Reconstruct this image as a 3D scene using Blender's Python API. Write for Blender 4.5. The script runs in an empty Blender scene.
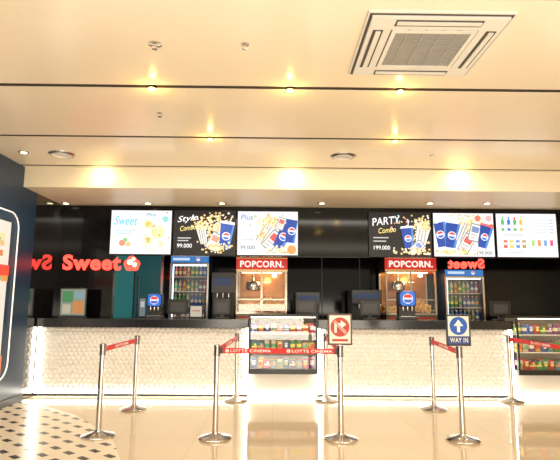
import bpy, math, random
from mathutils import Matrix, Vector
random.seed(4)
R=math.radians
scene=bpy.context.scene
try: scene.view_settings.view_transform='Standard'
except Exception: pass
F=500.0; H=1.4
ROT=Matrix.Rotation(R(-0.7),3,'Z')@Matrix.Rotation(R(90+8.3),3,'X')@Matrix.Rotation(R(0.38),3,'Z')
cam_d=bpy.data.cameras.new('camera'); cam=bpy.data.objects.new('camera',cam_d)
scene.collection.objects.link(cam); scene.camera=cam
cam_d.sensor_width=36; cam_d.lens=36*F/560
cam.matrix_world=Matrix.Translation((0,0,H))@ROT.to_4x4()
def ray(px,py): return ROT@Vector(((px-280)/F,(230-py)/F,-1))
def pY(px,py,Y):
    d=ray(px,py); t=Y/d.y; return d.x*t, H+d.z*t
def pZ(px,py,Z):
    d=ray(px,py); t=(Z-H)/d.z; return d.x*t, d.y*t
def X(px,Y,py=300): return pY(px,py,Y)[0]
def Zz(py,Y,px=280): return pY(px,py,Y)[1]

# ---------- materials
MC={}
def mat(name,col,rough=.5,metal=0,em=None,es=0,ior=None,coat=0,noise=0,bump=0,bscale=40):
    if name in MC: return MC[name]
    m=bpy.data.materials.new(name); m.use_nodes=True
    nt=m.node_tree; b=nt.nodes['Principled BSDF']
    b.inputs['Base Color'].default_value=(*col,1); b.inputs['Roughness'].default_value=rough
    b.inputs['Metallic'].default_value=metal
    if ior: b.inputs['IOR'].default_value=ior
    if coat: b.inputs['Coat Weight'].default_value=coat
    if em: b.inputs['Emission Color'].default_value=(*em,1); b.inputs['Emission Strength'].default_value=es
    if noise or bump:
        tc=nt.nodes.new('ShaderNodeTexCoord'); n=nt.nodes.new('ShaderNodeTexNoise'); n.inputs['Scale'].default_value=bscale
        nt.links.new(tc.outputs['Object'],n.inputs['Vector'])
        if noise:
            r=nt.nodes.new('ShaderNodeValToRGB')
            r.color_ramp.elements[0].color=(*[c*(1-noise) for c in col],1)
            r.color_ramp.elements[1].color=(*[min(1,c*(1+noise)) for c in col],1)
            nt.links.new(n.outputs['Fac'],r.inputs['Fac']); nt.links.new(r.outputs['Color'],b.inputs['Base Color'])
        if bump:
            bp=nt.nodes.new('ShaderNodeBump'); bp.inputs['Strength'].default_value=bump
            nt.links.new(n.outputs['Fac'],bp.inputs['Height']); nt.links.new(bp.outputs['Normal'],b.inputs['Normal'])
    MC[name]=m; return m
def emis(col,s=1.0):
    k='glow_%.2f_%.2f_%.2f_%.1f'%(*col,s)
    return mat(k,tuple(c*.3 for c in col),.5,0,col,s)
def flat(col,rough=.45):
    return mat('paint_%.2f_%.2f_%.2f'%col,col,rough)
def glassmat():
    m=bpy.data.materials.new('clear_glass'); m.use_nodes=True; nt=m.node_tree; nt.nodes.clear()
    o=nt.nodes.new('ShaderNodeOutputMaterial'); mx=nt.nodes.new('ShaderNodeMixShader')
    t=nt.nodes.new('ShaderNodeBsdfTransparent'); g=nt.nodes.new('ShaderNodeBsdfGlossy'); g.inputs['Roughness'].default_value=.02
    mx.inputs[0].default_value=.05
    nt.links.new(t.outputs[0],mx.inputs[1]); nt.links.new(g.outputs[0],mx.inputs[2]); nt.links.new(mx.outputs[0],o.inputs[0]); return m
GLASS=glassmat()
CREAM=mat('ceiling_cream_paint',(.88,.79,.64),.24,noise=.03,bscale=1.5)
SLOT=mat('slot_dark',(.03,.018,.01),.7)
FACE=mat('bulkhead_cream_paint',(.86,.76,.57),.4,noise=.03,bscale=1.2)
NAVY=mat('navy_wall_glow_paint',(.01,.03,.06),.3,0,(.01,.035,.07),.15)  # faint emission lifts the navy wall, which is no light source
BLACK=mat('black_gloss_panel',(.004,.004,.005),.1,ior=1.35,noise=.2,bscale=2)
MIRR=mat('black_mirror_panel',(.01,.01,.011),.03,0,ior=3.0)
STONE=mat('black_stone_worktop',(.012,.012,.014),.15,noise=.5,bscale=60)
WHITE=mat('white_relief_tile',(.88,.87,.84),.35)
STEEL=mat('brushed_steel',(.6,.57,.53),.22,1,noise=.06,bscale=120)
CHROME=mat('chrome',(.8,.8,.8),.1,1)
BLK=mat('black_plastic',(.015,.015,.016),.35)
DARK=mat('dark_grey_plastic',(.06,.06,.065),.4)
WPL=mat('white_plastic',(.85,.82,.76),.4)
TEAL=mat('teal_door_glow_paint',(.01,.08,.09),.35,0,(.02,.14,.16),.25)  # weak emission in the paint stands in for light on the door
TEAL2=mat('teal_door_glow_paint_pale',(.02,.16,.17),.35,0,(.03,.22,.24),.3)  # paler leaf, also with light put in as emission
LED=mat('warm_led_strip',(1,.95,.85),.5,0,(1,.94,.82),12)
LENS=mat('downlight_lens',(1,.8,.5),.4,0,(1,.62,.14),10)
LENSW=mat('downlight_lens_white',(1,.9,.7),.4,0,(1,.85,.55),6)
BELT=mat('red_belt_webbing',(.62,.02,.02),.6,0,bump=.2,bscale=300)
REDP=mat('red_paint',(.7,.03,.02),.35)
LETW=mat('white_lettering',(.9,.88,.85),.5)

# ---------- mesh building
class MB:
    def __init__(s): s.v=[];s.f=[];s.m=[];s.s=[];s.mats=[]
    def mi(s,m):
        if m not in s.mats: s.mats.append(m)
        return s.mats.index(m)
    def add(s,vs,fs,m,smooth=False):
        o=len(s.v); s.v+= [tuple(v) for v in vs]; k=s.mi(m)
        for f in fs: s.f.append([i+o for i in f]); s.m.append(k); s.s.append(smooth)
        return s
    def box(s,x0,x1,y0,y1,z0,z1,m,b=0):
        if b<=0:
            vs=[(x,y,z) for x in(x0,x1) for y in(y0,y1) for z in(z0,z1)]
            return s.add(vs,[(0,1,3,2),(4,6,7,5),(0,4,5,1),(2,3,7,6),(0,2,6,4),(1,5,7,3)],m)
        def ring(y,ins):
            r=b; out=[]
            for (cx,cz,a0) in((x1-r,z1-r,0),(x0+r,z1-r,90),(x0+r,z0+r,180),(x1-r,z0+r,270)):
                for k in range(5):
                    a=R(a0+k*22.5); out.append((cx+(r-ins)*math.cos(a),y,cz+(r-ins)*math.sin(a)))
            return out
        c=min(b*.4,(y1-y0)*.3)
        rs=[ring(y0,c),ring(y0+c,0),ring(y1-c,0),ring(y1,c)]
        vs=sum(rs,[]);N=20;fs=[]
        for j in range(3):
            for i in range(N):
                a=j*N+i;bb=j*N+(i+1)%N; fs.append((a,a+N,bb+N,bb))
        fs.append(tuple(range(N))); fs.append(tuple(reversed(range(3*N,4*N))))
        return s.add(vs,fs,m)
    def lathe(s,prof,c,m,seg=28,axis='Z',smooth=True,caps=True):
        vs=[];fs=[]
        for (r,h) in prof:
            for k in range(seg):
                a=2*math.pi*k/seg
                p=(r*math.cos(a),r*math.sin(a),h)
                if axis=='Y': p=(p[0],h,p[1])
                if axis=='X': p=(h,p[0],p[1])
                vs.append((p[0]+c[0],p[1]+c[1],p[2]+c[2]))
        for j in range(len(prof)-1):
            for k in range(seg):
                a=j*seg+k;b=j*seg+(k+1)%seg; fs.append((a,b,b+seg,a+seg))
        if caps: fs.append(tuple(reversed(range(seg)))); fs.append(tuple(range((len(prof)-1)*seg,len(prof)*seg)))
        return s.add(vs,fs,m,smooth)
    def disc(s,cx,y,cz,r,m,seg=24,rz=None):
        rz=rz or r
        return s.add([(cx+r*math.cos(2*math.pi*k/seg),y,cz+rz*math.sin(2*math.pi*k/seg)) for k in range(seg)],[tuple(range(seg))],m)
    def poly(s,pts,y,m): return s.add([(p[0],y,p[1]) for p in pts],[tuple(range(len(pts)))],m)
    def build(s,name,loc=(0,0,0),parent=None,label=None,bevel=0,**kw):
        me=bpy.data.meshes.new(name)
        me.from_pydata([(v[0],v[1],v[2]) for v in s.v],[],s.f)
        for m in s.mats: me.materials.append(m)
        for i,p in enumerate(me.polygons): p.material_index=s.m[i]; p.use_smooth=s.s[i]
        me.update()
        o=bpy.data.objects.new(name,me); o.location=loc
        scene.collection.objects.link(o)
        if any(s.s):
            try: me.set_sharp_from_angle(angle=R(40))
            except Exception: pass
        if parent: o.parent=parent
        if label: o['label']=label
        if bevel:
            b=o.modifiers.new('bevel','BEVEL'); b.width=bevel; b.segments=2; b.limit_method='ANGLE'
        for k,v in kw.items(): o[k]=v
        return o
def struct(mb,name,**k): return mb.build(name,kind='structure',**k)
def thing(name,label,cat,loc=(0,0,0),group=None):
    e=bpy.data.objects.new(name,None); e.location=loc; e.empty_display_size=.1
    scene.collection.objects.link(e); e['label']=label; e['category']=cat
    if group: e['group']=group
    return e
def tmesh(txt,w,h,ext=.001,off=0,shear=0,mirror=False,sp=1):
    c=bpy.data.curves.new('lettering','FONT'); c.body=txt; c.size=1; c.extrude=0; c.offset=off; c.shear=shear; c.space_character=sp
    c.align_x='LEFT'; c.resolution_u=4
    o=bpy.data.objects.new('lettering',c); scene.collection.objects.link(o)
    dg=bpy.context.evaluated_depsgraph_get(); dg.update()
    me=bpy.data.meshes.new_from_object(o.evaluated_get(dg))
    bpy.data.objects.remove(o); bpy.data.curves.remove(c)
    xs=[v.co.x for v in me.vertices]; ys=[v.co.y for v in me.vertices]
    x0,x1,y0,y1=min(xs),max(xs),min(ys),max(ys)
    V=[((v.co.x-x0)/(x1-x0)*w-w/2,(v.co.y-y0)/(y1-y0)*h-h/2) for v in me.vertices]
    if mirror: V=[(-a,b) for a,b in V]
    Fc=[list(p.vertices) for p in me.polygons]
    n=len(V); vs=[(x,-ext/2,z) for x,z in V]+[(x,ext/2,z) for x,z in V]
    cnt={}
    for f in Fc:
        for i in range(len(f)):
            e=(f[i],f[(i+1)%len(f)]); cnt[tuple(sorted(e))]=cnt.get(tuple(sorted(e)),[])+[e]
    fs=[list(f) for f in Fc]+[[i+n for i in reversed(f)] for f in Fc]
    for k,l in cnt.items():
        if len(l)==1: a,b=l[0]; fs.append([b,a,a+n,b+n])
    bpy.data.meshes.remove(me)
    return vs,fs
def letters(name,txt,x,y,z,w,h,m,parent=None,ext=.002,off=0,shear=0,M=None,mirror=False,sp=1,rot=0):
    vs,fs=tmesh(txt,w,h,ext,off,shear,mirror,sp); mb=MB(); mb.add(vs,fs,m)
    o=mb.build(name,parent=parent)
    if M is not None: o.matrix_local=M
    else:
        o.location=(x,y,z)
        if rot: o.rotation_euler=(0,-R(rot),0)
    return o
def light(kind,name,loc,energy,col,size=.1,sy=None,rot=None,spot=None,blend=.5):
    l=bpy.data.lights.new(name,kind); l.energy=energy; l.color=col
    if kind=='AREA':
        l.size=size
        if sy: l.shape='RECTANGLE'; l.size_y=sy
    else: l.shadow_soft_size=size
    if kind=='SPOT': l.spot_size=R(spot or 60); l.spot_blend=blend
    o=bpy.data.objects.new(name,l); o.location=loc
    if rot: o.rotation_euler=tuple(R(a) for a in rot)
    scene.collection.objects.link(o); return o

# ---------- room shell
CZ=3.3; SZ=3.01; RX=6.5; HY=8.35; BY=9.95
WX=X(59,HY,262)
def Yw(px,py=300):
    d=ray(px,py); return WX*d.y/d.x
NY=Yw(29)
fm=bpy.data.materials.new('polished_cream_tile'); fm.use_nodes=True; nt=fm.node_tree; b=nt.nodes['Principled BSDF']
tc=nt.nodes.new('ShaderNodeTexCoord'); br=nt.nodes.new('ShaderNodeTexBrick')
br.inputs['Scale'].default_value=1; br.inputs['Brick Width'].default_value=.8; br.inputs['Row Height'].default_value=.8; br.offset=0
br.inputs['Mortar Size'].default_value=.0025; br.inputs['Color1'].default_value=(.7,.57,.4,1); br.inputs['Color2'].default_value=(.73,.6,.43,1); br.inputs['Mortar'].default_value=(.58,.46,.32,1)
nt.links.new(tc.outputs['Object'],br.inputs['Vector']); nt.links.new(br.outputs['Color'],b.inputs['Base Color']); b.inputs['Roughness'].default_value=.04; b.inputs['IOR'].default_value=2.4
struct(MB().box(WX-.1,RX,-2,BY+.1,-.1,0,fm),'floor')
mm=bpy.data.materials.new('mosaic_tile'); mm.use_nodes=True; nt=mm.node_tree; b=nt.nodes['Principled BSDF']
tc=nt.nodes.new('ShaderNodeTexCoord'); mp=nt.nodes.new('ShaderNodeMapping'); mp.inputs['Rotation'].default_value=(0,0,R(40)); br=nt.nodes.new('ShaderNodeTexBrick')
br.inputs['Scale'].default_value=1; br.inputs['Brick Width'].default_value=.25; br.inputs['Row Height'].default_value=.19
br.inputs['Mortar Size'].default_value=.062; br.inputs['Color1'].default_value=(.01,.01,.01,1); br.inputs['Color2'].default_value=(.025,.02,.015,1); br.inputs['Mortar'].default_value=(.88,.78,.6,1)
br.inputs['Mortar Smooth'].default_value=0
nt.links.new(tc.outputs['Object'],mp.inputs['Vector']); nt.links.new(mp.outputs['Vector'],br.inputs['Vector']); nt.links.new(br.outputs['Color'],b.inputs['Base Color']); b.inputs['Roughness'].default_value=.2
pts=[pZ(40,405,0),pZ(75,415,0),pZ(112,437,0),pZ(120,460,0)]
pts=[(WX+.01,NY-.1)]+pts+[(pts[-1][0]+.1,3.0),(WX+.01,3.0)]
mb=MB(); n=len(pts)
mb.add([(p[0],p[1],.004) for p in pts]+[(p[0],p[1],0) for p in pts],[tuple(reversed(range(n)))]+[(i,(i+1)%n,(i+1)%n+n,i+n) for i in range(n)],mm)
struct(mb,'floor')
edges=[-2,1.5,2.86,4.24,5.62,6.9]
g=.035
for a,bb in zip(edges[:-1],edges[1:]):
    struct(MB().box(WX,RX,a+g,bb-g,CZ,CZ+.12,CREAM),'ceiling')
    struct(MB().box(WX,RX,bb-g,bb+g,CZ+.006,CZ+.12,SLOT),'trim_2')
struct(MB().box(WX,RX,6.9+g,7.0,CZ,CZ+.12,CREAM),'ceiling')
struct(MB().box(WX-.1,RX+.1,-2,7.0,CZ+.2,CZ+.25,SLOT),'ceiling')
struct(MB().box(WX,RX,7.0,HY,SZ,CZ+.25,FACE),'ceiling')
struct(MB().box(WX-.1,RX+.1,HY+.1,BY,2.95,3.05,BLACK),'ceiling')
struct(MB().box(WX-.12,WX,-2,NY,0,CZ+.2,NAVY),'wall_left')
struct(MB().box(WX-.12,WX,NY,HY,0,CZ+.2,MIRR),'wall_left')
struct(MB().box(WX,WX+.015,-2,NY,0,.1,BLK),'baseboard_left')
struct(MB().box(RX,RX+.1,-2,BY,0,CZ+.2,FACE),'wall_right')
hz=Zz(256.5,HY)
struct(MB().box(WX-.12,RX,HY,HY+.1,hz,SZ+.2,BLACK),'wall_header')
xp=X(112,HY)
struct(MB().box(WX-.12,xp,HY,HY+.1,0,hz,BLACK),'wall_partition')
struct(MB().box(WX-.12,RX,BY,BY+.1,0,3.05,BLACK),'wall_back')
for px in (322,360):
    x=X(px,BY); struct(MB().box(x-.008,x+.008,BY-.012,BY,1,2.9,mat('joint_grey',(.02,.018,.016),.4)),'trim_1')
d0,d1=X(108,BY-.05),X(160,BY-.05); dm=(d0+d1)/2
mb=MB(); mb.box(d0,dm-.02,BY-.06,BY,0,2.35,TEAL2); mb.box(dm+.0,d1,BY-.05,BY,0,2.35,TEAL); mb.box(dm-.02,dm,BY-.07,BY,0,2.35,BLK); mb.box(d0,d1,BY-.065,BY,2.35,2.4,STEEL); mb.box(d1,d1+.05,BY-.065,BY,0,2.4,STEEL)
mb.box(dm+.06,dm+.085,BY-.1,BY-.05,.9,1.9,STEEL)
struct(mb,'door_1')

# ---------- slot fixtures and downlights
def slotlight(px,py,Y,lab='small warm spotlight set in dark ceiling slot'):
    x=pY(px,py,Y)[0]
    e=thing('slot_spotlight',lab,'light',(x,Y,CZ+.006),group='spotlights in the ceiling slots')
    MB().lathe([(.036,0),(.036,-.02),(.038,-.024)],(0,0,0),BLK,16).build('housing',parent=e)
    MB().lathe([(.032,-.024),(.032,-.032),(.016,-.04)],(0,0,0),LENS,16).build('lens',parent=e)
    light('SPOT','slot_spotlight_lamp',(x,Y,CZ-.06),12,(1,.8,.5),.03,spot=130,blend=1)
    light('POINT','slot_pool_fill',(x,Y,CZ-.11),2.2,(1,.6,.12),.02)  # extra point light added under each spotlight for an amber ceiling pool
for px in (152,290,400): slotlight(px,88,4.24)
for px in (210,395): slotlight(px,139,5.62)
for px in (100,292,462):
    x=pY(px,175,6.9)[0]
    light('SPOT','bulkhead_wash_lamp',(x,6.78,CZ-.03),19,(1,.74,.32),.08,rot=(50,0,0),spot=150,blend=1)
def downlight(px,py,Z,r=.06,on=True,name='recessed_downlight'):
    x,y=pZ(px,py,Z)
    e=thing(name,'round recessed downlight flush in cream soffit','light',(x,y,Z),group='recessed downlights')
    MB().lathe([(r*1.3,0),(r*1.3,-.008),(r,-.012),(r,-.004)],(0,0,0),STEEL,24).build('trim_ring',parent=e)
    MB().lathe([(r*.95,-.001),(r*.7,-.006)],(0,0,0),LENSW if on else DARK,24).build('lens',parent=e)
for px in (66,148,222,322,430,487): downlight(px,203,SZ)
downlight(24,152,CZ,.05)
x,y=pZ(24,152,CZ); light('SPOT','downlight_lamp',(x,y,CZ-.03),30,(1,.85,.6),.04,spot=90,blend=1)
for px,py in ((62,154),(343,156)):
    x,y=pZ(px,py,CZ)
    e=thing('ceiling_diffuser','round metal air diffuser with concentric rings on cream ceiling','air vent',(x,y,CZ),group='round ceiling diffusers')
    MB().lathe([(.17,0),(.17,-.01),(.14,-.02),(.135,-.01)],(0,0,0),STEEL,32).build('outer_ring',parent=e)
    mb=MB()
    for r in (.11,.075,.04): mb.lathe([(r,-.01),(r+.015,-.022),(r+.008,-.026),(r-.01,-.012)],(0,0,0),WPL,32)
    mb.lathe([(.13,-.004),(.13,-.008)],(0,0,0),DARK,32); mb.build('louver_rings',parent=e)
for px,py,r in ((155,44,.05),(245,44,.03),(432,155,.03),(160,113,.03)):
    x,y=pZ(px,py,CZ)
    e=thing('sprinkler_head','small round metal fire sprinkler on cream ceiling','sprinkler',(x,y,CZ),group='ceiling sprinklers')
    MB().lathe([(r,0),(r,-.006),(r*.6,-.012)],(0,0,0),STEEL,20).build('escutcheon',parent=e)
    MB().lathe([(.01,-.01),(.01,-.035),(.022,-.037),(.022,-.041)],(0,0,0),CHROME,12).build('deflector',parent=e)
# ceiling cassette
nx,ny=pZ(441,10,CZ); fx,fy=pZ(409,73,CZ)
S=(fy-ny)/2; cx=(nx+fx)/2; cy=(ny+fy)/2
W=(pZ(468,73,CZ)[0]-pZ(350,73,CZ)[0])/2
e=thing('ceiling_air_conditioner','square off-white four-way cassette air conditioner on the ceiling','air conditioner',(cx,cy,CZ))
ACW=mat('offwhite_plastic',(.76,.76,.73),.35)
ACD=mat('vent_dark',(.07,.065,.06),.6)
def frame(mb,w,d,w2,d2,z0,z1,m):
    mb.box(-w,w,-d,-d2,z0,z1,m); mb.box(-w,w,d2,d,z0,z1,m); mb.box(-w,-w2,-d2,d2,z0,z1,m); mb.box(w2,w,-d2,d2,z0,z1,m)
mb=MB(); mb.box(-W,W,-S,S,-.02,0,ACW); frame(mb,W-.03,S-.03,W*.62,S*.62,-.04,-.02,ACW); frame(mb,W-.012,S-.012,W-.03,S-.03,-.023,-.02,ACD); mb.build('panel',parent=e,bevel=.004)
for dx,dy,a in ((0,1,0),(0,-1,0),(1,0,1),(-1,0,1)):
    mb=MB(); L=(W if a==0 else S)*.6; ox=dx*W*.8; oy=dy*S*.8
    if a==0:
        mb.box(-L,L,oy-.035,oy+.035,-.044,-.039,ACD); mb.box(-L+.01,L-.01,oy-.022,oy+.012,-.052,-.044,ACW)
    else:
        mb.box(ox-.035,ox+.035,-L,L,-.044,-.039,ACD); mb.box(ox-.015,ox+.02,-L+.01,L-.01,-.052,-.044,ACW)
    mb.build('louver',parent=e)
mb=MB(); gw,gd=W*.6,S*.6; mb.box(-gw,gw,-gd,gd,-.03,-.026,mat('grille_grey',(.1,.1,.09),.5)); frame(mb,gw,gd,gw-.03,gd-.03,-.046,-.028,ACW)
k=20
GR=mat('grille_light_grey',(.36,.35,.33),.5)
for i in range(1,k): yy=-gd+2*gd*i/k; mb.box(-gw,gw,yy-.006,yy+.006,-.038,-.03,GR)
for i in range(1,5): xx=-gw+2*gw*i/5; mb.box(xx-.006,xx+.006,-gd,gd,-.04,-.03,GR)
mb.build('intake_grille',parent=e)

# ---------- left wall poster
yf=Yw(11.5); yp=Yw(3.5); ynear=yf-1.7
e=thing('poster_frame','white rounded tube frame around colourful poster on navy wall','poster',(WX,0,0))
mb=MB()
def Zw(py,px,): 
    d=ray(px,py); t=WX/d.x; return H+d.z*t
y0,y1,z0,z1,r=ynear,yf,Zw(378,8),Zw(211,8),.22
pth=[]
for cy_,cz_,a0 in((y1-r,z1-r,0),(y0+r,z1-r,90),(y0+r,z0+r,180),(y1-r,z0+r,270)):
    for k in range(7): a=R(a0+15*k); pth.append((cy_+r*math.cos(a),cz_+r*math.sin(a),math.cos(a),math.sin(a)))
vs=[];fs=[];N=len(pth)
for (py_,pz_,c_,s_) in pth:
    for k in range(8):
        a=2*math.pi*k/8; vs.append((.016+.01*math.sin(a),py_+.01*math.cos(a)*c_,pz_+.01*math.cos(a)*s_))
for i in range(N):
    j=(i+1)%N
    for k in range(8): fs.append((i*8+k,i*8+(k+1)%8,j*8+(k+1)%8,j*8+k))
mb.add(vs,fs,mat('white_lit_tube',(.9,.9,.9),.4,0,(1,.97,.9),.5),True); mb.build('frame',parent=e)
mb=MB(); pz0,pz1=Zw(372,8),Zw(222,8); ph=pz1-pz0
mb.box(0,.02,ynear+.1,yp,pz0,pz1,emis((.85,.8,.7),.8))
cols=[(.9,.35,.1),(.9,.8,.6),(.9,.75,.4),(.7,.25,.08),(.35,.5,.3),(.95,.5,.2)]
for i in range(80):
    a=random.uniform(yp-1.1,yp-.14);c_=random.uniform(pz0+.05,pz1-.2);w=random.uniform(.05,.14)
    mb.box(.02,.021+.0002*i,a,a+w,c_,c_+w*.8,emis(random.choice(cols),.8))
mb.box(.02,.038,ynear+.1,yp,pz0+ph*.64,pz0+ph*.71,emis((.9,.08,.04),.9)); mb.box(.02,.038,ynear+.1,yp,pz0,pz0+ph*.12,emis((.9,.3,.08),.8)); mb.build('poster',parent=e)

# ---------- counters
CY=7.73; CT=1.15
cl0,cl1=max(WX+.02,X(36,CY,350)),X(248,CY,350); cr0,cr1=X(318,CY,350),X(513,CY,350)
case_w=cr0-cl1-.02
def counter(x0,x1,vl,vr):
    w=x1-x0
    e=thing('service_counter','white relief-tiled service counter with glowing base strip','counter',(x0,CY,0),group='white tiled counter units')
    MB().box(0,w,.05,.55,.06,1.02,mat('counter_core',(.3,.28,.26),.5)).build('body',parent=e)
    MB().box(0,w,.09,.5,0,.06,BLK).build('plinth',parent=e)
    mb=MB(); cw=.075; nxn=int(w/cw); cw=w/nxn; nz=15; zh=(1.02-.085)/nz
    for j in range(nz):
        off=(j%2)*.5
        for i in range(nxn+1):
            a=(i-off)*cw; bb=a+cw; c0=.085+j*zh; c1=c0+zh
            if a<0: a=0
            bb=min(bb,w)
            if bb-a<.01: continue
            mx=(a+bb)/2
            mb.add([(a,.05,c0),(bb,.05,c0),(bb,.05,c1),(a,.05,c1),(mx,.022,c0+zh*.6)],[(0,1,4),(1,2,4),(2,3,4),(3,0,4)],WHITE)
    mb.build('tile_panel',parent=e)
    mb=MB(); mb.box(0,w,.015,.055,.05,.09,LED)
    if vl: mb.box(0,.035,.005,.04,.06,1.02,LED)
    if vr: mb.box(w-.035,w,.005,.04,.06,1.02,LED)
    mb.build('light_strip',parent=e)
counter(cl0,cl1,1,1); counter(cr0,cr1,1,1)
c2=cr1+.02+case_w
counter(c2,6.3,1,0)
mb=MB(); mb.box(cl0,6.3,8.1,8.33,1.02,CT,STONE)
for a,bb in((cl0,cl1),(cr0,cr1),(c2,6.3)): mb.box(a,bb,7.68,8.1,1.02,CT,STONE)
mb.build('countertop',label='long glossy black stone worktop on white counters',category='countertop',bevel=.004)

# ---------- snack packs
def can_mesh(col,top):
    mb=MB(); mb.lathe([(.026,0),(.032,.01),(.032,.105),(.027,.12)],(0,0,0),flat(col),12); mb.lathe([(.027,.12),(.028,.123)],(0,0,0),STEEL,12); mb.lathe([(.0325,.04),(.0325,.08)],(0,0,0),flat(top),12,caps=False)
    return mb
def bottle_mesh(col,cap):
    mb=MB(); mb.lathe([(.03,0),(.033,.01),(.033,.13),(.03,.15),(.013,.18),(.013,.195)],(0,0,0),mat('drink_%.2f_%.2f_%.2f'%col,tuple(c*.7+.05 for c in col),.12),12)
    mb.lathe([(.0335,.06),(.0335,.11)],(0,0,0),flat(tuple(c*.8 for c in cap)),12,caps=False); mb.lathe([(.015,.195),(.015,.215)],(0,0,0),flat(cap),12); return mb
def bag_mesh(col,c2_):
    mb=MB(); w,h=.055,.17
    vs=[];fs=[]
    lv=[(0,.004,1),(.015,.006,.98),(.05,.028,.93),(.1,.03,.93),(.14,.02,.95),(.158,.005,.99),(.17,.003,1)]
    for z,t,k in lv:
        for ux,uy in((-1,0),(-.6,-1),(0,-1.2),(.6,-1),(1,0),(.6,1),(0,1.2),(-.6,1)): vs.append((ux*w*k,uy*t,z))
    for j in range(6):
        for i in range(8):
            a=j*8+i;b_=j*8+(i+1)%8; fs.append((a,b_,b_+8,a+8))
    mb.add(vs,fs,flat(col),True); mb.disc(0,-.0375,.085,.03,flat(c2_),16); mb.poly([(-.035,.12),(.035,.12),(.03,.14),(-.03,.14)],-.036,flat((.9,.88,.8))); return mb
def boxm(col,c2_):
    mb=MB(); mb.box(-.05,.05,-.02,.02,0,.14,flat(col)); mb.box(-.051,.051,-.021,.021,.05,.08,flat(c2_)); mb.disc(.015,-.0215,.105,.022,flat(c2_),14); return mb
SN=[((.6,.03,.02),(.9,.8,.2)),((.03,.13,.5),(.9,.9,.9)),((.05,.3,.06),(.95,.85,.2)),((.8,.4,.03),(.7,.05,.03)),((.65,.55,.35),(.1,.45,.2)),((.2,.05,.25),(.9,.8,.6)),((.7,.1,.2),(.95,.95,.9)),((.05,.3,.35),(.9,.4,.1))]
protos={}
def proto(kind,i):
    k=(kind,i)
    if k not in protos:
        c,d=SN[i]; o={'snack_bag':bag_mesh,'drink_can':can_mesh,'snack_box':boxm,'drink_bottle':bottle_mesh}[kind](c,d).build(kind)
        protos[k]=o.data; bpy.data.objects.remove(o)
    return protos[k]
CN=['red','blue','green','orange','tan','purple','pink','teal']
def item(kind,i,x,y,z,group,s=1,where='glass display case'):
    o=bpy.data.objects.new(kind,proto(kind,i)); o.location=(x,y,z); o.scale=(s,s,s)
    if kind=='snack_bag': o.rotation_euler=(0,0,random.uniform(-.1,.1))
    o['label']='%s %s on a shelf in the %s'%(CN[i],kind.replace('_',' '),where); o['category']=kind.split('_')[1] if kind!='drink_can' else 'can'; o['group']=group
    scene.collection.objects.link(o)
def case(x0,w,gname):
    Y=7.6; zb=.36; zt=1.23; d=.46
    e=thing('display_case','black-framed glass snack display case with lit shelves','display case',(x0,Y,0),group='glass snack display cases')
    mb=MB(); mb.box(0,w,.17,d,.06,zb,mat('white_laminate',(.85,.83,.8),.35)); mb.build('base',parent=e)
    MB().box(.02,w-.02,.15,d,0,.06,LED).build('base_light',parent=e)
    mb=MB(); t=.03
    mb.box(0,w,0,d,zb,zb+.07,BLK); mb.box(0,w,0,d,zt-.035,zt,BLK)
    for xx in(0,w-t): mb.box(xx,xx+t,0,t,zb+.07,zt-.035,BLK); mb.box(xx,xx+t,d-t,d,zb+.07,zt-.035,BLK)
    mb.box(t,w-t,d-.02,d,zb+.07,zt-.035,mat('case_back',(.32,.27,.2),.5))
    mb.build('frame',parent=e,bevel=.004)
    MB().box(t,w-t,.008,.014,zb+.07,zt-.035,GLASS).build('glass_front',parent=e)
    MB().box(t,w-t,.06,.09,zt-.05,zt-.035,mat('case_tube',(1,1,1),.5,0,(1,.88,.68),4.5)).build('light_tube',parent=e)
    lev=[zb+.07,zb+.33,zb+.59]
    for z in lev[1:]:
        mb=MB(); mb.box(t,w-t,.06,d-.03,z-.008,z,mat('shelf_glass',(.3,.35,.35),.2)); mb.box(t,w-t,.05,.06,z-.012,z+.004,WPL); mb.build('shelf',parent=e)
    n=10
    for li,z in enumerate(lev):
        kind=[['snack_bag','snack_box'],['snack_box','drink_can','snack_bag','drink_can'],['drink_can','snack_bag','snack_box']][li]
        for k in range(n):
            kd=kind[(k//2)%len(kind)]; x=x0+.085+(w-.17)*k/(n-1)
            s0=.82 if kd!='drink_can' else 1.25
            item(kd,random.randrange(8),x,Y+.14,z+.001,gname,s0)
            item(kd,random.randrange(8),x,Y+.28,z+.001,gname,s0*1.04)
case(cl1+.01,case_w,'snacks in the display case'); case(cr1+.01,case_w,'snacks in the second display case')

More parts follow.
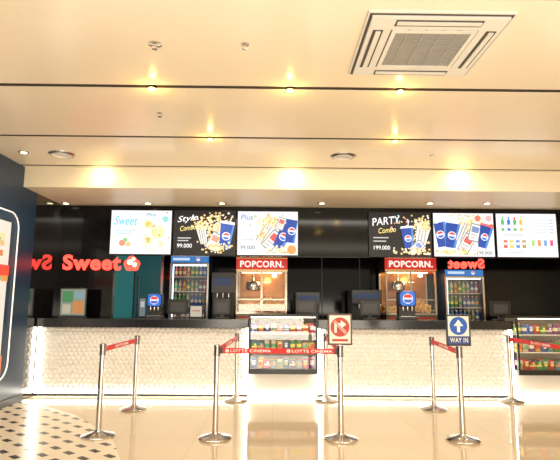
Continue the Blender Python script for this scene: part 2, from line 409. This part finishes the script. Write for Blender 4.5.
# ---------- screens
SY=HY-.06
SZ0,SZ1=Zz(256.2,SY,335),Zz(211.5,SY,335)
def screen(px0,px1,bg,els,txts,lab):
    x0,x1=X(px0,SY,232),X(px1,SY,232); z0,z1=SZ0,SZ1; w=x1-x0-.01; h=z1-z0
    e=thing('menu_screen',lab,'screen',(x0,SY,z0),group='menu screens on the header')
    MB().box(0,w,.004,.06,0,h,BLK).build('frame',parent=e)
    mb=MB(); mb.box(.012,w-.012,0,.004,.012,h-.012,emis(bg,1.0))
    cl=lambda q:min(1,max(0,q))
    U=lambda u:.012+cl(u)*(w-.024); V=lambda v:.012+cl(v)*(h-.024)
    asp=h/w
    for i,el in enumerate(els):
        y=-.001*(i+1)
        if el[0]=='d': _,u,v,r,c=el; mb.disc(U(u),y,V(v),r*h,emis(c))
        elif el[0]=='r': _,u0,v0,u1,v1,c=el; mb.poly([(U(u0),V(v0)),(U(u1),V(v0)),(U(u1),V(v1)),(U(u0),V(v1))],y,emis(c))
        elif el[0]=='cup' or el[0]=='card':
            _,u,v,s,a,c,lid=el; ca,sa=math.cos(R(a)),math.sin(R(a))
            def T(P,dy,c_): mb.poly([(U(u+(p[0]*ca-p[1]*sa)*s*asp),V(v+(p[0]*sa+p[1]*ca)*s)) for p in P],dy,emis(c_))
            if el[0]=='card':
                T([(-.18,-.3),(.18,-.3),(.18,.3),(-.18,.3)],y,(.25,.27,.3)); T([(-.15,-.26),(.15,-.26),(.15,.26),(-.15,.26)],y-.0002,c)
                T([(-.12,.0),(.12,.0),(.12,.2),(-.12,.2)],y-.0003,lid); T([(-.12,-.1),(.1,-.1),(.1,-.05),(-.12,-.05)],y-.0003,(.5,.5,.5)); T([(-.12,-.2),(.06,-.2),(.06,-.15),(-.12,-.15)],y-.0003,(.5,.5,.5))
                continue
            T([(-.12,-.3),(.12,-.3),(.18,.3),(-.18,.3)],y,c); T([(-.2,.3),(.2,.3),(.17,.36),(-.17,.36)],y-.0002,lid)
            if c!=BX:
                def arc(a0,a1,r): return [(r*math.cos(R(t)),r*math.sin(R(t))) for t in range(a0,a1+1,15)]
                T(arc(0,345,.1),y-.0003,(.9,.92,1)); T(arc(15,165,.08),y-.0004,(.85,.06,.08)); T(arc(195,345,.08),y-.0005,(.04,.15,.65))
                T([(.06,-.3),(.12,-.3),(.18,.3),(.12,.3)],y-.0001,(.08,.25,.7)); T([(.02,.36),(.05,.36),(.09,.52),(.06,.52)],y-.0002,(.9,.9,.95))
            else:
                for q in (-.1,-.02,.06): T([(q,-.3),(q+.035,-.3),(q+.04,.3),(q-.005,.3)],y-.0003,(.4,.42,.5))
        elif el[0]=='pop':
            _,u,v,su,sv,nn=el
            for k in range(nn):
                c=random.choice([(.95,.75,.35),(1,.93,.75),(.98,.85,.5),(.7,.45,.15),(.9,.6,.25)])
                mb.disc(U(min(.96,max(.04,u+random.gauss(0,su)))),y-.00001*k,V(min(.95,max(.05,v+random.gauss(0,sv)))),random.uniform(.016,.03)*h,emis(c),7)
    mb.build('display',parent=e)
    for tx in txts:
        t,u,v,tw,th,c,sh=tx[:7]
        letters('lettering',t,U(u+tw/2),-.025,V(v+th/2),tw*w,th*h,emis(c,1.0),parent=e,ext=.001,off=.008,shear=sh,rot=tx[7] if len(tx)>7 else 0)
WH=(.9,.92,.97); BK=(.012,.01,.012); BL=(.015,.07,.38); CY_=(.15,.6,.8); BX=(.88,.85,.8)
screen(110,172.5,WH,[('d',.62,.68,.12,(1,.85,.6)),('d',.78,.5,.14,(1,.8,.35)),('d',.62,.32,.12,(.98,.88,.6)),('d',.84,.24,.1,(1,.9,.65)),('d',.62,.68,.07,(.95,.6,.15)),('d',.78,.5,.08,(.98,.9,.5)),('d',.62,.32,.06,(.9,.45,.1)),('pop',.72,.5,.12,.18,40),('r',.08,.52,.42,.55,(.5,.75,.85)),('r',.08,.45,.36,.48,(.5,.75,.85)),('d',.2,.25,.07,(.9,.3,.2)),('d',.3,.22,.06,(.95,.6,.3)),('d',.25,.32,.05,(.3,.6,.3)),('d',.9,.8,.07,(.3,.7,.75))],
 [('Sweet',.06,.66,.38,.2,CY_,.3),('Plus',.6,.86,.14,.08,(.1,.4,.5),0)],'wall-mounted menu screen showing sweets on white')
screen(173.5,236,BK,[('pop',.72,.5,.13,.22,90),('cup',.47,.42,.6,12,BX,(.95,.85,.6)),('pop',.45,.68,.07,.05,80),('pop',.74,.6,.09,.1,110),('card',.66,.3,.7,-30,(.85,.85,.85),(.8,.3,.2)),('cup',.86,.42,.95,-8,BL,(.9,.92,.95)),('pop',.72,.16,.12,.05,70),('r',.06,.36,.28,.385,(.6,.6,.6)),('r',.06,.3,.24,.325,(.6,.6,.6)),('pop',.62,.86,.16,.05,40)],
 [('Style',.05,.72,.34,.17,(1,1,1),.4,8),('Combo',.1,.55,.26,.11,(1,.85,.3),.3,8),('99.000',.06,.15,.24,.09,(1,1,1),0)],'wall-mounted menu screen with popcorn combo on black')
screen(237,299,WH,[('pop',.62,.5,.16,.22,120),('pop',.5,.8,.14,.07,80),('cup',.44,.5,.8,-32,BX,(.95,.8,.5)),('pop',.6,.74,.06,.06,60),('card',.58,.33,.8,-40,(.9,.88,.85),(.75,.1,.1)),('cup',.76,.42,.95,-28,BL,(.75,.85,.95)),('card',.72,.72,.5,-20,(.9,.9,.9),(.7,.15,.15)),('cup',.9,.55,.9,-8,BL,(.85,.88,.92)),('pop',.4,.5,.04,.14,50),('pop',.7,.1,.14,.05,50),('d',.9,.12,.1,(.95,.35,.1)),('r',.05,.34,.28,.36,(.5,.5,.5)),('r',.05,.28,.24,.3,(.5,.5,.5))],
 [('Plus',.05,.8,.2,.12,(.1,.3,.6),.2),('99.000',.05,.12,.24,.09,(.1,.1,.2),0)],'wall-mounted menu screen with cups and popcorn on white')
conf=[('d',random.uniform(.35,.95),random.uniform(.6,.95),.018,random.choice([(1,.8,.2),(1,.3,.3),(.3,.7,1),(1,1,1)])) for _ in range(20)]
screen(369,432,BK,conf+[('pop',.8,.5,.1,.2,80),('cup',.84,.4,.85,-12,BX,(.95,.85,.6)),('pop',.88,.7,.06,.07,90),('cup',.62,.4,.8,5,BL,(.9,.92,.95)),('card',.76,.2,.55,-50,(.85,.85,.85),(.2,.3,.7)),('pop',.7,.1,.14,.04,70),('r',.05,.4,.3,.425,(.6,.6,.6)),('r',.05,.32,.26,.345,(.6,.6,.6))],
 [('PARTY',.04,.72,.46,.17,(1,1,1),.15,6),('Combo',.14,.53,.28,.12,(1,.8,.25),.3,6),('199.000',.06,.14,.26,.09,(1,1,1),0)],'wall-mounted menu screen with party combo on black')
screen(433,495,WH,[('pop',.5,.7,.22,.14,120),('cup',.11,.5,.95,10,BL,(.7,.8,.95)),('cup',.3,.48,.95,-8,BL,(.8,.9,1)),('cup',.5,.55,.8,-25,BX,(.9,.8,.5)),('pop',.6,.8,.08,.07,70),('card',.54,.3,.75,-30,(.9,.88,.85),(.75,.1,.1)),('card',.68,.55,.7,-15,(.9,.88,.85),(.2,.3,.6)),('cup',.84,.45,.85,-15,BL,(.85,.15,.15)),('d',.74,.88,.07,(.95,.2,.15)),('d',.92,.88,.07,(.95,.45,.5)),('d',.96,.7,.05,(.9,.15,.1)),('pop',.35,.1,.2,.04,80)],
 [('199.000',.7,.04,.24,.08,(.1,.1,.2),0)],'wall-mounted menu screen with blue cups on white')
e6=[]
for k in range(4): e6+= [('r',.08+.1*k,.6,.13+.1*k,.82,[(.1,.5,.2),(.05,.2,.7),(.1,.5,.2),(.85,.5,.1)][k]),('d',.105+.1*k,.82,.04,[(.1,.5,.2),(.05,.2,.7),(.1,.5,.2),(.85,.5,.1)][k]),('r',.092+.1*k,.84,.118+.1*k,.92,[(.1,.6,.2),(.1,.3,.8),(.85,.1,.1),(.8,.7,.2)][k]),('r',.085+.1*k,.66,.125+.1*k,.74,(.9,.9,.9))]
for k in range(4):
    e6+= [('r',.1+.1*k,.2,.16+.1*k,.38,[(.8,.1,.1),(.95,.6,.1),(.1,.3,.7),(.5,.3,.1)][k]),('d',.13+.1*k,.3,.035,(.95,.9,.8))]
    e6+= [('r',.56+.1*k,.25,.61+.1*k,.4,[(.4,.7,.2),(.9,.3,.1),(.2,.4,.7),(.8,.1,.3)][k]),('d',.585+.1*k,.41,.03,(.95,.9,.8))]
for v in(.84,.77,.7,.63,.56): e6.append(('r',.56,v,.82,v+.02,(.5,.6,.65))); e6.append(('r',.86,v,.93,v+.02,(.3,.4,.45)))
for v in(.5,.46,.12,.08): e6.append(('r',.1,v,.42,v+.02,(.5,.6,.65)))
screen(496,558,WH,e6,[],'wall-mounted menu screen with rows of drinks on white')

# ---------- neon sign and modelled reflection
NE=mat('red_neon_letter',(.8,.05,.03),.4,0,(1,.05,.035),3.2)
def neon(pxa,pxb,pya,pyb,mirror,emblem,lab,NYY):
    x0,x1=X(pxa,NYY,262),X(pxb,NYY,262); sw=x1-x0; z0,z1=Zz(pya,NYY,pxa),Zz(pyb,NYY,pxa); h=z1-z0
    e=thing('neon_sign_or_reflection',lab,'neon sign',(x0,NYY,z0))
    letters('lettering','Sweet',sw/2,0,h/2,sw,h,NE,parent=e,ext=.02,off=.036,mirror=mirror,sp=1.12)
    MB().box(0,sw+(.3 if emblem else 0),.012,.025,h*.35,h*.65,BLK).build('mounting_bar',parent=e)
    MB().box(sw*.2,sw*.25,.02,.06,h*.4,h*.6,BLK).build('bracket',parent=e)
    if emblem:
        mb=MB(); cxd=X(132,NYY,262)-x0; 
        cr=mat('neon_cream',(1,.8,.6),.4,0,(1,.7,.45),1.6)
        for (dx,dz,rr,mm_) in ((-.065,.0,.065,NE),(.065,.0,.065,NE),(0,.055,.07,NE),(-.04,-.055,.065,NE),(.05,-.055,.065,NE),(0,0,.07,NE)):
            mb.lathe([(rr,-.02),(rr,.02)],(cxd+dx,0,h*.45+dz),mm_,20,axis='Y')
        mb.lathe([(.045,-.026),(.045,-.02)],(cxd-.03,0,h*.45+.02),cr,18,axis='Y'); mb.lathe([(.04,-.026),(.04,-.02)],(cxd+.05,0,h*.45-.02),cr,18,axis='Y'); mb.lathe([(.03,-.026),(.03,-.02)],(cxd+.03,0,h*.45+.07),cr,18,axis='Y')
        mb.build('popcorn_emblem',parent=e)
neon(63,121,270,254.5,False,True,'glowing red lettering spelling Sweet on black wall',HY-.06)
neon(448,484,268.5,258.5,True,False,'small glowing red reversed lettering modelled as a reflection below the black header',HY-.03)  # reflected Sweet built as glowing reversed letters, not a second sign

# ---------- back bar
FYY=9.2
def backcounter(px0,px1):
    x0,x1=X(px0,FYY),X(px1,FYY)
    e=thing('back_counter','low black back counter against the black wall','counter',(x0,FYY-.05,0),group='black back counters')
    MB().box(0,x1-x0,.03,.7,0,.96,BLK).build('body',parent=e); MB().box(0,x1-x0,0,.72,.96,1.0,STONE).build('worktop',parent=e)
backcounter(210,443); backcounter(487,600)
def cooler(px0,px1,gname,top=256.5):
    x0,x1=X(px0,FYY),X(px1,FYY); w=x1-x0; h=Zz(top,FYY)
    e=thing('drinks_cooler','upright glass-door drinks cooler with blue lit header','refrigerator',(x0,FYY,0),group='drinks coolers')
    hh=.12
    mb=MB(); t=.04; CB=mat('cooler_body_blue',(.015,.04,.12),.3); IN=mat('cooler_inside',(.3,.34,.4),.4)
    mb.box(0,t,.03,.7,0,h,CB); mb.box(w-t,w,.03,.7,0,h,CB); mb.box(t,w-t,.66,.7,0,h,IN); mb.box(t,w-t,.03,.66,0,.3,CB); mb.box(t,w-t,.03,.66,h-hh-.03,h,CB); mb.build('body',parent=e)
    hb=MB(); hb.box(.01,w-.01,-.005,.03,h-hh,h-.01,emis((.04,.2,.55),.9)); 
    hb.box(.05,w*.5,-.008,-.005,h-.085,h-.04,emis((.6,.75,.95),.9)); hb.disc(w*.72,-.008,h-.063,.035,emis((.8,.85,.95),.9)); hb.poly([(w*.72-.03,h-.058),(w*.72+.03,h-.058),(w*.72+.02,h-.035),(w*.72-.02,h-.035)],-.01,emis((.85,.05,.05),.9))
    hb.build('header_sign',parent=e)
    dt=h-hh-.01
    d=MB(); d.box(0,.03,-.0,.028,.3,dt,STEEL); d.box(w-.03,w,0,.028,.3,dt,STEEL); d.box(.03,w-.03,0,.028,.3,.34,STEEL); d.box(.03,w-.03,0,.028,dt-.03,dt,STEEL); dd=d.build('door',parent=e)
    MB().box(.03,w-.03,.01,.016,.34,dt-.03,GLASS).build('glass',parent=dd); MB().box(w-.06,w-.045,-.035,-.005,1.1,1.6,BLK).build('handle',parent=dd)
    CTB=mat('cool_tube',(1,1,1),.5,0,(.75,.88,1),3)
    MB().box(t,t+.015,.05,.08,.35,dt-.05,CTB).build('light_tube',parent=e)
    MB().box(t,w-t,.06,.09,dt-.05,dt-.03,CTB).build('light_tube',parent=e)
    zz=[1.08,1.34,1.6]
    if h>2.15: zz.append(1.87)
    for li,z in enumerate(zz):
        MB().box(t,w-t,.06,.64,z-.012,z,WPL).build('shelf',parent=e)
        n=8
        c=[[7,1,1,7,4,1],[2,2,4,1,1,7],[4,3,2,4,1,6],[0,0,3,2,1,1]][li]
        for k in range(n): item('drink_bottle',c[(k*6//n)%6],x0+.09+(w-.18)*k/(n-1),FYY+.16,z+.001,gname,.98 if li<3 else .92,'drinks cooler')
cooler(169,208,'drinks in the cooler'); cooler(446,485,'drinks in the second cooler',268)
PC=mat('popcorn',(.85,.6,.25),.7,0,(.9,.5,.12),.1)
WARM=mat('popcorn_heat_lamp',(1,.8,.5),.5,0,(1,.66,.3),9)
def popmachine(px0,px1):
    x0,x1=X(px0,FYY),X(px1,FYY); w=x1-x0; top=Zz(257.5,FYY,px0); hb=Zz(270.5,FYY,px0); g0=1.2; d=.6; zb=1.0
    e=thing('popcorn_machine','large glass popcorn machine with red header and warm light','popcorn machine',(x0,FYY,zb),group='popcorn machines')
    mb=MB(); mb.box(0,w,0,d,0,g0-zb,mat('dark_steel',(.18,.15,.12),.3,.8)); mb.box(.04,w-.04,-.01,0,.04,.15,REDP); mb.build('cabinet',parent=e,bevel=.004)
    mb=MB(); t=.03; DS=mat('polished_frame',(.45,.38,.3),.2,1)
    for xx in(0,w-t):
        for yy in(0,d-t): mb.box(xx,xx+t,yy,yy+t,g0-zb,hb-zb,DS)
    mb.box(t,w-t,0,t,g0-zb,g0-zb+.03,DS); mb.box(t,w-t,0,t,hb-zb-.03,hb-zb,DS); mb.box(t,w-t,0,.02,(g0+hb)/2-zb-.14,(g0+hb)/2-zb-.12,DS)
    for xx in(0,w-t): mb.box(xx,xx+t,t,d-t,hb-zb-.03,hb-zb,DS)
    mb.box(w*.5-.018,w*.5+.018,0,.02,g0-zb+.03,hb-zb-.03,DS); mb.build('frame',parent=e)
    MB().box(t,w-t,d-.02,d,g0-zb,hb-zb,mat('brass_back',(.35,.15,.05),.22,.6,noise=.5,bscale=6)).build('back_panel',parent=e)
    MB().box(t,w-t,.008,.013,g0-zb,hb-zb,GLASS).build('glass_front',parent=e)
    MB().box(0,w,.04,d,hb-zb,top-zb-.02,BLK).build('roof',parent=e)
    GT=mat('gold_trim',(.9,.6,.2),.3,.6)
    hd=MB().box(-.005,w+.005,-.02,.04,hb-zb,top-zb,mat('header_red_lit',(.5,.02,.015),.35,0,(.6,.02,.015),.6)).box(-.006,w+.006,-.024,-.02,hb-zb,hb-zb+.018,GT).box(-.006,w+.006,-.024,-.02,top-zb-.018,top-zb,GT).build('header_sign',parent=e)
    letters('lettering','POPCORN.',w/2,-.03,(hb+top)/2-zb,w*.86,(top-hb)*.5,emis((1,.9,.8),1.1),parent=hd,ext=.012,off=.022,sp=1.08)
    mb=MB(); mb.box(w*.1,w*.9,.2,.26,hb-zb-.03,hb-zb-.005,WARM)
    mb.lathe([(.03,0),(.045,-.06),(.02,-.08)],(w*.75,.2,hb-zb-.03),WARM,16); mb.build('heat_lamp',parent=e)
    kz=hb-zb-.36
    mb=MB(); mb.lathe([(.09,0),(.13,.02),(.135,.15),(.12,.17),(.02,.19),(.02,.36)],(w*.32,.3,kz),STEEL,24); mb.lathe([(.012,0),(.012,.22)],(w*.32+.1,.3,kz+.15),STEEL,10,axis='X'); mb.build('kettle',parent=e)
    mb=MB(); 
    for k in range(400):
        ux=random.uniform(.05,w-.05); uy=random.uniform(.05,d-.06); hh=(.14+.16*math.exp(-((ux-w*.62)/.2)**2))*random.uniform(.2,1)
        r=random.uniform(.012,.02)
        for q in range(3):
            ox,oy,oz=[random.uniform(-.01,.01) for _ in range(3)]
            vs=[(ux+ox+r,uy+oy,hh+oz),(ux+ox-r,uy+oy,hh+oz),(ux+ox,uy+oy+r,hh+oz),(ux+ox,uy+oy-r,hh+oz),(ux+ox,uy+oy,hh+oz+r),(ux+ox,uy+oy,hh+oz-r)]
            mb.add(vs,[(0,2,4),(2,1,4),(1,3,4),(3,0,4),(2,0,5),(1,2,5),(3,1,5),(0,3,5)],PC)
    o=mb.build('popcorn_heap',loc=(x0,FYY,g0+.0),label='heap of yellow popcorn behind the machine glass',category='popcorn',kind='stuff')
    light('POINT','popcorn_lamp',(x0+w*.6,FYY+.3,hb-.15),6,(1,.56,.22),.06)
popmachine(236,287); popmachine(386,437)
def dispenser(px0,px1,zt=1.95):
    x0,x1=X(px0,FYY),X(px1,FYY); w=x1-x0
    e=thing('drink_dispenser','black drink dispenser with steel nozzles on back counter','drink dispenser',(x0,FYY,1.0),group='drink dispensers')
    mb=MB(); H_=zt-1.0; mb.box(0,w,.15,.55,0,H_,BLK); mb.box(0,w,0,.15,0,.1,BLK); mb.box(0,w,0,.15,H_*.6,H_,DARK); mb.build('body',parent=e,bevel=.01)
    MB().box(.04,w-.04,-.006,0,H_*.75,H_*.9,emis((.03,.06,.15),.5)).build('display_panel',parent=e)
    for k in range(3):
        MB().lathe([(.014,0),(.018,.05),(.018,.09)],(w*(.25+.25*k),.06,H_*.6-.09),STEEL,12).build('nozzle',parent=e)
    MB().box(.02,w-.02,.01,.14,.1,.11,STEEL).build('drip_tray',parent=e)
dispenser(211,234); dispenser(296,320,1.6); dispenser(352,382,1.65)

# ---------- things on the counter
def pos(px,w=.34,flip=False,col=BLK,h=.3,Y=8.22):
    x=X(px,Y,308)
    e=thing('cash_register_monitor','dark point-of-sale monitor on a stand on the black worktop','monitor',(x,Y,CT),group='point-of-sale monitors')
    mb=MB(); mb.box(-.1,.1,-.06,.1,0,.015,DARK); mb.box(-.03,.03,.0,.04,.015,h*.55,DARK); mb.build('stand',parent=e,bevel=.003)
    mb=MB(); mb.box(-w/2,w/2,-.03,0,.06,h,col,.012); mb.build('screen_housing',parent=e)
    mb=MB(); mb.box(-w/2+.05,w/2-.05,-.036,-.029,.1,h-.05,DARK); mb.build('rear_cover',parent=e)
for px in (178,222,306,370,500): pos(px,.33 if px!=222 else .26)
def card(px,w,h,Y,lab,els,base=BLK):
    x=X(px,Y,308)
    e=thing('counter_display_card',lab,'display stand',(x,Y,CT))
    MB().box(-w/2,w/2,0,.1,0,.02,base).build('base',parent=e)
    mb=MB(); mb.box(-w/2,w/2,.02,.035,.02,h,base,.008); mb.build('board',parent=e)
    mb=MB()
    for i,(u0,v0,u1,v1,c) in enumerate(els):
        mb.box(-w/2+u0*w,-w/2+u1*w,.018-.001*i,.02,.02+v0*(h-.02),.02+v1*(h-.02),emis(c,.5))
    mb.build('print',parent=e)
card(72,.42,.46,7.98,'leaflet display stand with green and orange print on worktop',[(.05,.04,.95,.96,(.35,.42,.35)),(.1,.5,.5,.9,(.1,.35,.15)),(.5,.1,.9,.55,(.8,.35,.12)),(.12,.1,.42,.42,(.7,.65,.5)),(.55,.62,.88,.88,(.3,.5,.55))],DARK)
card(142,.1,.32,7.98,'narrow grey and white promotional card on worktop',[(.05,.04,.95,.96,(.2,.25,.3)),(.2,.5,.8,.8,(.6,.65,.7))])
card(196,.2,.2,7.98,'small white notice card standing on worktop',[(.05,.04,.95,.96,(.7,.65,.55)),(.2,.5,.8,.6,(.6,.2,.15))])
def sodatower(px,s=1):
    Y=7.98; x=X(px,Y,308)
    e=thing('soda_dispenser','compact soda dispenser with lit blue front and round emblem on worktop','drink dispenser',(x,Y,CT),group='blue soda dispensers'); e.scale=(s,s,s)
    MB().box(-.15,.15,-.02,.22,0,.05,DARK,.01).build('base',parent=e)
    mb=MB(); mb.box(-.13,.13,.06,.2,.05,.3,BLK); mb.box(-.14,.14,.0,.2,.2,.46,mat('soda_body',(.03,.05,.12),.3),.06); mb.build('body',parent=e)
    mb=MB(); mb.box(-.12,.12,-.008,0,.22,.44,mat('soda_panel',(.02,.12,.55),.3,0,(.02,.13,.6),.6),.05); mb.disc(0,-.0095,.33,.08,emis((.9,.92,1),.8))
    mb.poly([(-.07,.345),(.07,.345),(.045,.395),(-.045,.395)],-.011,emis((.85,.05,.05),.8)); mb.poly([(-.07,.318),(.07,.318),(.045,.268),(-.045,.268)],-.011,emis((.05,.15,.6),.8)); mb.build('emblem_panel',parent=e)
    for k in (-1,0,1): MB().lathe([(.012,.14),(.016,.17),(.016,.205)],(.07*k,.03,0),STEEL,12).build('nozzle',parent=e)
    MB().box(-.12,.12,-.01,.05,.05,.056,STEEL).build('drip_tray',parent=e)
sodatower(408,1.0); sodatower(154,.85)

# ---------- stanchions
def stanchion(px,py,lab='polished steel queue barrier post on round base',sign=None):
    x,y=pZ(px,py,0)
    e=thing('queue_post',lab,'barrier post',(x,y,0),group='queue barrier posts')
    MB().lathe([(.17,.0),(.175,.006),(.175,.016),(.165,.024),(.08,.042),(.04,.06),(.034,.075)],(0,0,0),STEEL,40).build('base',parent=e)
    MB().lathe([(.031,.06),(.031,.86)],(0,0,0),STEEL,28).build('pole',parent=e)
    MB().lathe([(.036,.84),(.036,.855),(.034,.857),(.034,.93),(.036,.932),(.036,.948),(.028,.955)],(0,0,0),mat('dark_chrome',(.25,.24,.23),.2,1),28).build('belt_head',parent=e)
    if sign:
        FR=BLK if sign=='in' else mat('dark_brown_frame',(.09,.03,.02),.4)
        b=MB(); b.box(-.012,.012,-.01,.01,.95,.98,STEEL); b.box(-.13,.13,-.012,.012,.96,1.29,FR,.012)
        b=b.build('sign',parent=e,label='dark-framed sign board')
        m=MB()
        m.poly([(-.112,.98),(.112,.98),(.112,1.272),(-.112,1.272)],-.0125,flat((.8,.77,.72)))
        if sign=='in':
            m.poly([(-.112,.98),(.112,.98),(.112,1.063),(-.112,1.063)],-.013,flat((.02,.06,.25)))
            m.disc(0,-.014,1.17,.095,emis((.02,.14,.55),.5),32)
            m.poly([(-.016,1.105),(.016,1.105),(.016,1.175),(-.016,1.175)],-.0156,LETW); m.poly([(-.052,1.17),(.052,1.17),(0,1.237)],-.0158,LETW)
        else:
            RD=emis((.75,.07,.03),.5); c=1.15
            m.disc(0,-.014,c,.102,RD,32)
            q=math.sqrt(.5)
            def bar(L,wd,y_,m_,s=1): m.poly([(s*(-L*q-wd*q),c+L*q-wd*q),(s*(-L*q+wd*q),c+L*q+wd*q),(s*(L*q+wd*q),c-L*q+wd*q),(s*(L*q-wd*q),c-L*q-wd*q)],y_,m_)
            m.poly([(-.06,c-.06),(-.035,c-.06),(-.035,c+.016),(-.06,c+.016)],-.0154,LETW); m.poly([(-.06,c+.016),(.015,c+.016),(.015,c+.04),(-.06,c+.04)],-.0154,LETW); m.poly([(.01,c-.016),(.01,c+.072),(.068,c+.028)],-.0156,LETW)
            bar(.088,.012,-.0162,LETW); bar(.09,.006,-.0166,RD)
        m.build('emblem',parent=b)
        if sign=='in': letters('lettering','WAY IN',0,-.016,1.022,.19,.05,LETW,parent=b,ext=.001,off=.008,sp=1.1)
        else: m=MB(); m.poly([(-.085,1.0),(.085,1.0),(.085,1.025),(-.085,1.025)],-.0135,RD); m.build('caption_bar',parent=b)
    return e
def belt(a,b,text=True,n=1,bz=.895):
    d=Vector(b.location)-Vector(a.location); L=d.length; d.normalize(); ang=math.atan2(d.y,d.x)
    Mx=Matrix.Translation((0,0,bz))@Matrix.Rotation(ang,4,'Z')
    mb=MB(); mb.box(.034,L-.034,-.002,.002,-.028,.028,BELT)
    for xx in (.034,L-.06): mb.box(xx,xx+.026,-.008,.008,-.031,.031,BLK)
    o=mb.build('belt',parent=a,label='red belt with white lettering'); o.matrix_local=Mx
    if text:
        for k in range(n):
            c=L*(k+.5)/n+.03; w=min(.44,L/n*.66); h=.029
            for side in (0,1):
                M=Matrix.Translation((c,-.0035 if not side else .0035,0))@(Matrix.Rotation(math.pi,4,'Z') if side else Matrix.Identity(4))
                letters('lettering','LOTTE CINEMA',0,0,0,w,h,LETW,parent=o,ext=.001,off=.012,M=M,sp=1.05)
                q=MB(); ex=-w/2-.035
                q.poly([(ex-.02,0),(ex-.014,-.014),(ex,-.02),(ex+.014,-.014),(ex+.02,0),(ex+.014,.014),(ex,.02),(ex-.014,.014)],0,LETW)
                q.add([(ex+.007*math.cos(t)-.002*math.sin(t),-.0008,.012*math.sin(t)) for t in [R(30*j) for j in range(12)]],[tuple(range(12))],REDP)
                q.add([(ex+.003*math.cos(t),-.0012,.002+.006*math.sin(t)) for t in [R(30*j) for j in range(12)]],[tuple(range(12))],LETW)
                qq=q.build('emblem',parent=o); qq.matrix_local=M
A=stanchion(98,437); B=stanchion(134,410); C=stanchion(236,401); D=stanchion(215,439)
E=stanchion(341,440,'steel queue barrier post carrying red round arrow sign','no'); Fp=stanchion(326,401)
G=stanchion(434,410); Hh=stanchion(463,441,'steel queue barrier post carrying blue up-arrow sign','in'); I=stanchion(512,402); J=stanchion(590,436)
belt(A,B); belt(D,E,n=2); belt(D,C); belt(E,Fp); belt(G,Hh); belt(I,J)

# ---------- lighting
w=bpy.data.worlds.new('world'); scene.world=w; w.use_nodes=True
bg=w.node_tree.nodes['Background']; bg.inputs[0].default_value=(1,.9,.74,1); bg.inputs[1].default_value=.82
light('AREA','lobby_overhead_fill',(1,.3,3.2),145,(1,.9,.74),5,2.2,rot=(0,0,0))  # unseen overhead fill added for the warm ambient level
light('AREA','lobby_upward_fill',(1,-1.2,.8),215,(1,.9,.74),6,1.2,rot=(112,0,0))  # fill added behind the camera, aimed up to brighten the ceiling
light('AREA','counter_front_fill',(.5,5.6,3.22),60,(1,.94,.84),7,.25,rot=(18,0,0))  # fill added to whiten the counter fronts, no fixture modelled
for px in (66,222,430,487):
    x,y=pZ(px,203,SZ); light('SPOT','soffit_lamp',(x,y,SZ-.03),25,(1,.86,.62),.05,spot=110,blend=.8)
light('AREA','service_aisle_fill',(0,8.9,2.9),6,(1,.9,.75),6,.3)  # unseen fill added for the service aisle and teal door
